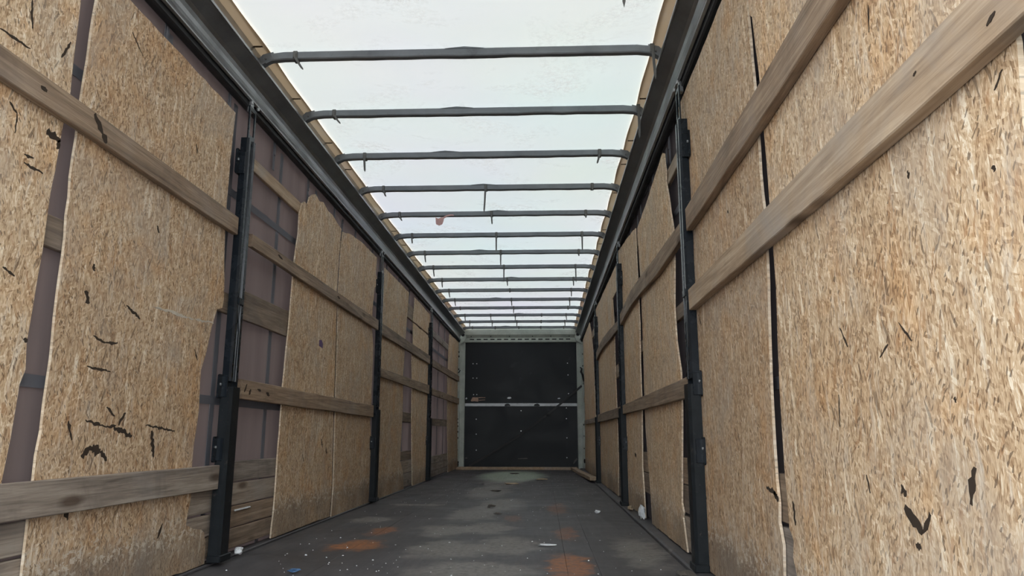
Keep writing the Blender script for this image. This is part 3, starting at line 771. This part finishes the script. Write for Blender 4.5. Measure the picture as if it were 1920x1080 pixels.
PL += [
 (-1, 'front', [(7.43, 1.79, 1.674), (10.70, 1.801, 1.679)], 'wood', 'upper plank between the second and third posts of the left wall', G1),
 (-1, 'front', [(7.448, 1.327, 1.243), (9.0, 1.345, 1.243), (10.69, 1.37, 1.24)], 'wood', 'middle plank between the second and third posts of the left wall', G1),
 (-1, 'back', [(8.5, 2.30, 2.118), (10.7, 2.30, 2.118)], 'wood', 'short dark board high on the left wall beside the offcut near the third post', G2),
 (-1, 'back', [(7.5, .93, .81), (10.7, .935, .812)], 'wood', 'plank glimpsed in the narrow gap between the two sheets before the third left post', G2),
 (-1, 'back', [(7.5, .46, .355), (10.7, .46, .355)], 'wood', 'upper low plank in the narrow gap before the third left post', G2),
 (-1, 'back', [(7.5, .345, .20), (10.7, .345, .20)], 'wood_grey', 'middle low plank in the narrow gap before the third left post', G2),
 (-1, 'back', [(7.5, .19, .035), (10.7, .19, .035)], 'wood_grey', 'bottom low plank in the narrow gap before the third left post', G2),
 (-1, 'back', [(10.95, 2.26, 2.155), (14.55, 2.26, 2.15)], 'wood_grey', 'highest plank of the last left bay, beside the front wall', G2),
 (-1, 'front', [(10.95, 1.775, 1.665), (14.50, 1.805, 1.70)], 'wood', 'upper plank crossing the last left bay next to the front wall', G1),
 (-1, 'front', [(10.95, 1.345, 1.245), (14.50, 1.365, 1.255)], 'wood', 'middle plank crossing the last left bay next to the front wall', G1),
 (-1, 'back', [(10.95, .905, .798), (14.50, .93, .81)], 'wood', 'plank at knee-to-hip height tucked in the last left bay', G2),
 (-1, 'back', [(11.0, .335, .225), (14.55, .345, .23)], 'wood_grey', 'upper of the low planks in the last left bay', G2),
 (-1, 'back', [(11.0, .215, .12), (14.55, .22, .12)], 'wood_grey', 'middle of the low planks in the last left bay', G2),
 (-1, 'back', [(11.0, .11, .03), (14.55, .11, .03)], 'wood_grey', 'lowest of the low planks in the last left bay', G2),
 (1, 'thick', [(.82, 1.850, 1.725), (1.8, 1.834, 1.706), (2.345, 1.816, 1.690), (3.63, 1.794, 1.675)], 'wood', 'upper weathered plank rising steeply through the top right of the photo', G3),
 (1, 'thick', [(.82, 1.398, 1.285), (1.4, 1.396, 1.272), (2.35, 1.385, 1.272), (3.645, 1.374, 1.267)], 'wood_light', 'pale broad plank sweeping to the upper right corner of the photo', G3),
 (1, 'back', [(.82, .53, .37), (3.7, .525, .368)], 'wood', 'top low plank glimpsed in the dark slit between the two nearest right sheets', G4),
 (1, 'back', [(.82, .355, .20), (3.7, .352, .20)], 'wood_grey', 'second low plank glimpsed in the slit between the two nearest right sheets', G4),
 (1, 'back', [(.82, .19, .03), (3.7, .19, .03)], 'wood_grey', 'bottom low plank glimpsed in the slit between the two nearest right sheets', G4),
 (1, 'front', [(3.79, 1.777, 1.682), (4.7, 1.803, 1.676), (5.5, 1.838, 1.712), (6.07, 1.850, 1.725), (6.6, 1.825, 1.715), (6.97, 1.797, 1.686)], 'wood', 'bowed upper plank between the first and second posts of the right wall', G3),
 (1, 'back', [(3.9, 1.393, 1.308), (7.05, 1.40, 1.295)], 'wood', 'plank stub beyond the nearest right post at the level of the pale plank', G4),
 (1, 'back', [(3.9, 2.275, 2.188), (7.05, 2.30, 2.18)], 'wood_light', 'plank stub high beyond the nearest right post beside the split sheet corner', G4),
 (1, 'front', [(3.80, .949, .840), (6.96, .929, .846)], 'wood', 'dark middle plank between the first and second posts of the right wall', G3),
 (1, 'back', [(3.9, .53, .388), (7.05, .52, .368)], 'wood', 'upper low plank beyond the nearest right post', G4),
 (1, 'back', [(3.9, .378, .232), (7.05, .362, .215)], 'wood', 'middle low plank beyond the nearest right post', G4),
 (1, 'back', [(3.9, .215, .03), (5.35, .205, .03)], 'wood_grey', 'bottom dark low plank at the foot of the nearest right post', G4),
 (1, 'front', [(7.11, 1.765, 1.680), (8.2, 1.815, 1.70), (9.06, 1.838, 1.725), (9.8, 1.82, 1.71), (10.22, 1.792, 1.676)], 'wood', 'bowed upper plank between the second and third posts of the right wall', G3),
 (1, 'back', [(7.3, 1.385, 1.252), (10.3, 1.42, 1.285)], 'wood_light', 'pale plank stub just beyond the second post of the right wall', G4),
 (1, 'front', [(7.13, .926, .828), (10.21, .929, .828)], 'wood', 'middle plank between the second and third posts of the right wall', G3),
 (1, 'back', [(7.3, .47, .34), (10.3, .47, .34)], 'wood', 'upper low plank beyond the second post of the right wall', G4),
 (1, 'back', [(7.3, .325, .03), (10.3, .325, .03)], 'wood_grey', 'lower wide plank at the foot of the second right post', G4),
 (1, 'front', [(10.45, .905, .832), (13.5, .92, .845)], 'wood_grey', 'dark plank across the last right sheet beside the front wall', G3),
 (1, 'back', [(10.65, 2.28, 2.17), (14.3, 2.28, 2.17)], 'wood_light', 'high plank stub beyond the third post of the right wall', G4),
 (1, 'back', [(10.65, 1.39, 1.28), (14.3, 1.39, 1.28)], 'wood_light', 'plank stub at mid height beyond the third post of the right wall', G4),
 (1, 'back', [(10.65, .5, .03), (14.3, .5, .03)], 'wood_grey', 'low wide plank beyond the third post of the right wall', G4),
]
PLANKS = [plank(s, lay, prof, mat, lab, grp, 100 + n) for n, (s, lay, prof, mat, lab, grp) in enumerate(PL)]
def scar(parent, s, x, a, b, c, d, w, name='gouge', mat='gouge'):
    """ragged torn mark from (a, b) to (c, d) on the face x of a board"""
    rr = random.Random(int(a * 1000 + b * 777))
    L = math.hypot(c - a, d - b); ux, uz = (c - a) / L, (d - b) / L
    n = max(5, int(L / .012)); lf, rg = [], []
    for k in range(n + 1):
        t = k / n
        h = w * .5 * (.3 + .9 * math.sin(math.pi * (.05 + .9 * t)))
        px, pz = a + ux * L * t, b + uz * L * t
        e1, e2 = h * rr.uniform(.4, 1.1), h * rr.uniform(.4, 1.1)
        lf.append((px - uz * e1, pz + ux * e1)); rg.append((px + uz * e2, pz - ux * e2))
    bm = bmesh.new()
    extrude_poly(bm, lf + rg[::-1], 'x', s * (x - .0016), s * (x + .0004))
    finish(name, bm, mat, parent=parent)
for (a, b, c, d, w) in ((4.06, .93, 4.03, .885, .016), (4.12, .905, 4.10, .875, .02), (4.22, .912, 4.27, .905, .016), (4.36, .900, 4.41, .885, .022)):
    scar(PLANKS[9], -1, 1.203, a, b, c, d, w)
for (a, b, c, d, w) in ((2.47, 1.825, 2.53, 1.77, .03), (2.53, 1.77, 2.56, 1.745, .03), (2.18, 1.79, 2.21, 1.785, .02)):
    scar(PLANKS[0], -1, 1.203, a, b, c, d, w)
for (a, b, c, d, w) in ((4.40, 1.765, 4.48, 1.755, .016), (5.75, 1.755, 5.83, 1.75, .02)):
    scar(PLANKS[7], -1, 1.203, a, b, c, d, w)
for (a, b, c, d, w) in ((1.10, 1.323, 1.125, 1.312, .009), (1.35, 1.35, 1.362, 1.346, .007)):
    scar(PLANKS[[p[4] for p in PL].index('pale broad plank sweeping to the upper right corner of the photo')], 1, 1.197, a, b, c, d, w)

# ------------------------------------------------------------------ sliding posts
def post(s, yc, lab, pockets, near=True):
    """yc = near edge of the post; built towards +y"""
    X = lambda a: s * a
    root = empty('sliding_post', (s * 1.21, yc + .055, 0.02), lab, 'post', 'sliding roof posts of the trailer sides')
    bm = bmesh.new()       # upper folded channel: two raised ribs with a groove between
    prof = [(1.2342, 0), (1.200, 0), (1.1885, .008), (1.1885, .030), (1.204, .036), (1.204, .062), (1.1885, .068), (1.1885, .096), (1.200, .104), (1.2342, .104)]
    extrude_poly(bm, [(X(a), yc + b) for a, b in prof], 'z', .93, 2.30)
    ch = finish('upper_channel', bm, 'post', parent=root)
    bm = bmesh.new()       # lower, wider box section
    prof = [(1.2342, -.008), (1.186, -.008), (1.172, .004), (1.172, .092), (1.182, .104), (1.2342, .104)]
    extrude_poly(bm, [(X(a), yc + b) for a, b in prof], 'z', .02, .90)
    finish('lower_section', bm, 'post_low', parent=root)
    bm = bmesh.new()       # hanger plate with two windows, up to the roof rail
    box(bm, X(1.200), X(1.207), yc + .012, yc + .030, 2.14, 2.50)
    box(bm, X(1.200), X(1.207), yc + .086, yc + .104, 2.14, 2.50)
    box(bm, X(1.200), X(1.207), yc + .030, yc + .086, 2.14, 2.165)
    box(bm, X(1.200), X(1.207), yc + .030, yc + .086, 2.245, 2.33)
    box(bm, X(1.200), X(1.207), yc + .030, yc + .086, 2.475, 2.50)
    hp = finish('hanger_plate', bm, 'post', parent=root)
    bm = bmesh.new()
    box(bm, X(1.207), X(1.2342), yc + .045, yc + .080, 2.478, 2.545, .004)
    finish('roller_fork', bm, 'rail', parent=hp)
    bm = bmesh.new()
    disc(bm, (X(1.199), yc + .058, 2.29), .010, 'x', -s * .003)
    finish('bolt_hole', bm, 'hole', parent=hp)
    for b in (0.02, 0.11):
        bm = bmesh.new()
        disc(bm, (X(1.199), yc + b, 2.52), .011, 'x', -s * .008, 6)
        finish('bolt', bm, 'rivet', parent=hp)
    pk = None
    for z, h in pockets:   # pockets that hold the plank ends on both sides
        bm = bmesh.new()
        a0 = yc - .055 if near or z != .845 else yc - .010
        a1 = yc + .158 if near or z != .845 else yc + .112
        extrude_poly(bm, [(a0, z), (a0 + .01, z - .008), (a1 - .01, z - .008), (a1, z), (a1, z + h), (a1 - .01, z + h + .008), (a0 + .01, z + h + .008), (a0, z + h)], 'x', X(1.226), X(1.2338))
        box(bm, X(1.196), X(1.2338), yc - .016, yc - .009, z, z + h, .002)
        box(bm, X(1.196), X(1.2338), yc + .105, yc + .112, z, z + h, .002)
        pk = finish('plank_pocket', bm, 'post', parent=root)
        if a0 > yc - .05: continue
        bm = bmesh.new()
        disc(bm, (X(1.226), yc - .033, z + h * .6), .007, 'x', -s * .005, 6)
        finish('rivet', bm, 'rivet', parent=pk)
    bm = bmesh.new()
    box(bm, X(1.183), X(1.20), yc + .020, yc + .084, 1.345, 1.385, .004)
    finish('collar', bm, 'post', parent=root)
    bm = bmesh.new()       # lock lever lying in the groove
    tube(bm, [(X(1.198), yc + .049, .93), (X(1.194), yc + .049, 1.2), (X(1.196), yc + .049, 1.345)], .010, 8)
    finish('lock_lever', bm, 'post', parent=root)
    bm = bmesh.new()
    box(bm, X(1.165), X(1.2342), yc - .020, yc + .115, .02, .055, .004)
    finish('foot', bm, 'post_low', parent=root)
    return root
PK = [(2.08, .13), (.845, .11), (.52, .115)]
post(-1, 3.805, 'blue-black sliding post, nearest one on the left wall', PK)
post(-1, 7.268, 'blue-black sliding post, second from the camera on the left wall', PK, False)
post(-1, 10.715, 'blue-black sliding post, third and farthest on the left wall', PK, False)
post(1, 3.655, 'blue-black sliding post, nearest one on the right wall', PK)
post(1, 6.985, 'blue-black sliding post, second from the camera on the right wall', PK, False)
post(1, 10.235, 'blue-black sliding post, third and farthest on the right wall', PK, False)

# ------------------------------------------------------------------ loose wood by the front wall
bm = bmesh.new()
extrude_poly(bm, ragged([(-1.225, 14.40), (-1.215, 14.28), (-.6, 14.46), (0, 14.47), (.7, 14.45), (1.10, 14.46), (1.12, 14.66), (-1.2, 14.66)], .2, .006), 'z', .002, .050)
finish('wooden_batten', bm, 'wood_light', label='pale wooden batten lying along the foot of the front wall', cat='batten')
bm = bmesh.new()
ring = []
for (x, y, z) in [(1.02, 14.25, .012), (1.05, 13.2, .020), (1.09, 12.3, .014), (1.12, 11.6, .024), (1.135, 11.0, .03), (1.15, 10.55, .034)]:
    ring.append([bm.verts.new((x + a, y, z + b)) for a, b in ((-.05, 0), (.05, 0), (.05, .045), (-.05, .045))])
for r in range(len(ring) - 1):
    for k in range(4):
        bm.faces.new((ring[r][k], ring[r][(k + 1) % 4], ring[r + 1][(k + 1) % 4], ring[r + 1][k]))
bm.faces.new(ring[0]); bm.faces.new(ring[-1])
finish('loose_plank', bm, 'wood_light', label='loose warped plank lying on the floor along the right wall near the front', cat='plank')

# lashing strap slanting over the front wall, rubber hook on the right column
bm = bmesh.new()
a, b = Vector((1.225, Y1 - .13, 1.62)), Vector((-1.02, Y1 - .05, .055))
n = 24
pr = None
for k in range(n + 1):
    t = k / n
    p = a.lerp(b, t) + Vector((0, 0, -.10 * math.sin(math.pi * t)))
    q = [bm.verts.new(p + Vector((dx, dy, dz))) for dx, dy, dz in ((-.010, 0, .018), (.010, 0, -.018), (.010, .004, -.018), (-.010, .004, .018))]
    if pr:
        for m in range(4):
            bm.faces.new((pr[m], pr[(m + 1) % 4], q[(m + 1) % 4], q[m]))
    else:
        bm.faces.new(q)
    pr = q
bm.faces.new(pr)
finish('lashing_strap', bm, 'black', label='black lashing strap slanting across the black front wall', cat='strap')
bm = bmesh.new()
tube(bm, [(1.20, Y1 - .09, 1.99), (1.23, Y1 - .10, 1.965), (1.215, Y1 - .11, 1.90), (1.245, Y1 - .12, 1.84), (1.262, Y1 - .12, 1.74), (1.258, Y1 - .12, 1.65)], [.012, .016, .022, .022, .018, .012], 8)
finish('rubber_hook', bm, 'black', label='black rubber hook hanging on the right front column', cat='hook')
bm = bmesh.new()
tube(bm, [(-1.215, Y1 - .085, 1.94), (-1.235, Y1 - .10, 1.90), (-1.262, Y1 - .10, 1.885), (-1.275, Y1 - .09, 1.92)], .011, 8)
finish('rubber_hook', bm, 'black', label='small black hook on the left front column', cat='hook')

# ------------------------------------------------------------------ small litter
def crumple(name, c, r, mat, lab, cat, sx=1.0, sy=1.0, sz=.5, seed=1, grp=None):
    rr = random.Random(seed)
    bm = bmesh.new()
    bmesh.ops.create_icosphere(bm, subdivisions=2, radius=r)
    for v in bm.verts:
        k = rr.uniform(.55, 1.2)
        v.co = Vector((v.co.x * sx * k, v.co.y * sy * k, v.co.z * sz * k))
    zmin = min(v.co.z for v in bm.verts)
    for v in bm.verts:
        v.co += Vector((c[0], c[1], c[2] - zmin))
    return finish(name, bm, mat, label=lab, cat=cat, group=grp)
crumple('paper_scrap', (.912, 6.48, .002), .024, 'white', 'bright white crumpled paper bit on the floor by the right wall', 'scrap', 1, 1.3, .6, 3)
crumple('paper_scrap', (.478, 4.60, .002), .055, 'white', 'flat torn white paper strip on the floor right of centre', 'scrap', 1.0, .5, .10, 5)
crumple('plastic_wad', (1.205, 5.83, .022), .045, 'white', 'white and blue plastic wad at the foot of the right wall', 'scrap', .6, 1.2, 1.3, 8)
crumple('plastic_scrap', (-.745, 3.665, .002), .026, 'blue', 'small blue plastic scrap on the floor at the bottom of the photo', 'scrap', 1.3, .7, .4, 9)
crumple('plastic_scrap', (-1.20, 4.10, .014), .026, 'white', 'little grey-white lump at the foot of the nearest left post', 'scrap', 1, 1, .8, 11)
crumple('debris_heap', (1.12, 3.60, .004), .05, 'leaf', 'dark crumbly rubbish at the foot of the nearest right post', 'debris', .8, 2.2, .35, 12)
crumple('debris_heap', (1.20, 6.55, .021), .04, 'chip', 'wood crumbs swept against the knotty sheet of the right wall', 'debris', .5, 2.6, .5, 13)
crumple('debris_heap', (-.02, 6.95, .002), .036, 'leaf', 'dark crumpled rag-like bit on the pale floor patch', 'debris', 1.2, .8, .4, 14)
crumple('wood_chip', (-.10, 8.9, .002), .05, 'leaf', 'long dark splinter on the floor toward the front', 'chip', 1.6, .5, .16, 15)
crumple('wood_chip', (.02, 10.2, .002), .09, 'chip', 'pale flat splinter lying on the floor before the green dust', 'chip', 1.2, .5, .14, 16)
crumple('wood_chip', (.42, 11.2, .002), .09, 'chip', 'flat wood chip on the far floor right of the green dust', 'chip', 1.1, .5, .14, 17)
crumple('wood_chip', (-.05, 12.9, .002), .07, 'leaf', 'dark scrap on the pale green dust near the front wall', 'chip', 1.2, .6, .12, 18)
crumple('wood_chip', (.07, 6.35, .002), .028, 'leaf', 'small dark chip beside the pale patch at the floor centre', 'chip', 1.3, .6, .3, 19)
bm = bmesh.new()
box(bm, -1.247, -1.239, 4.115, 4.33, .238, .247, .002)
finish('splinter', bm, 'white', label='pale straw-like splinter stuck on the low planks by the nearest left post', cat='splinter')
# shred of red and white tape on the fifth bow
bm = bmesh.new()
yb = BOW0 + 4 * BOWD - .03
pth = [(-.40, 2.742), (-.435, 2.744), (-.47, 2.735), (-.50, 2.715), (-.515, 2.690), (-.545, 2.676), (-.575, 2.69)]
top = [(x, z + .006 + (.030 if i > 3 else .004)) for i, (x, z) in enumerate(pth)]
bot = [(x + .01, z - (.034 if i > 3 else .003)) for i, (x, z) in enumerate(pth)]
extrude_poly(bm, ragged(top + bot[::-1], .02, .004), 'y', yb, yb - .003)
finish('tape_shred', bm, 'red', label='shred of red and white tape hanging from the fifth roof bow', cat='tape')
# crumbs nobody could count
rr = random.Random(21)
bm = bmesh.new()
for k in range(360):
    y = 3.4 + 10.5 * rr.random() ** 1.3
    x = rr.uniform(-1.1, 1.13)
    r = rr.uniform(.0015, .0036) * (1.6 if rr.random() < .12 else 1)
    t = bmesh.ops.create_cone(bm, segments=5, radius1=r, radius2=r * .5, depth=r * .8, cap_ends=True)
    m = Matrix.Translation((x, y, .0018 + r * .4)) @ Matrix.Rotation(rr.uniform(0, 6), 4, 'Z') @ Matrix.Diagonal((rr.uniform(.6, 2.2), 1, 1, 1))
    bmesh.ops.transform(bm, matrix=m, verts=t['verts'])
finish('floor_crumbs', bm, 'white', label='pale crumbs and grit scattered over the trailer floor', cat='crumbs', kind='stuff')
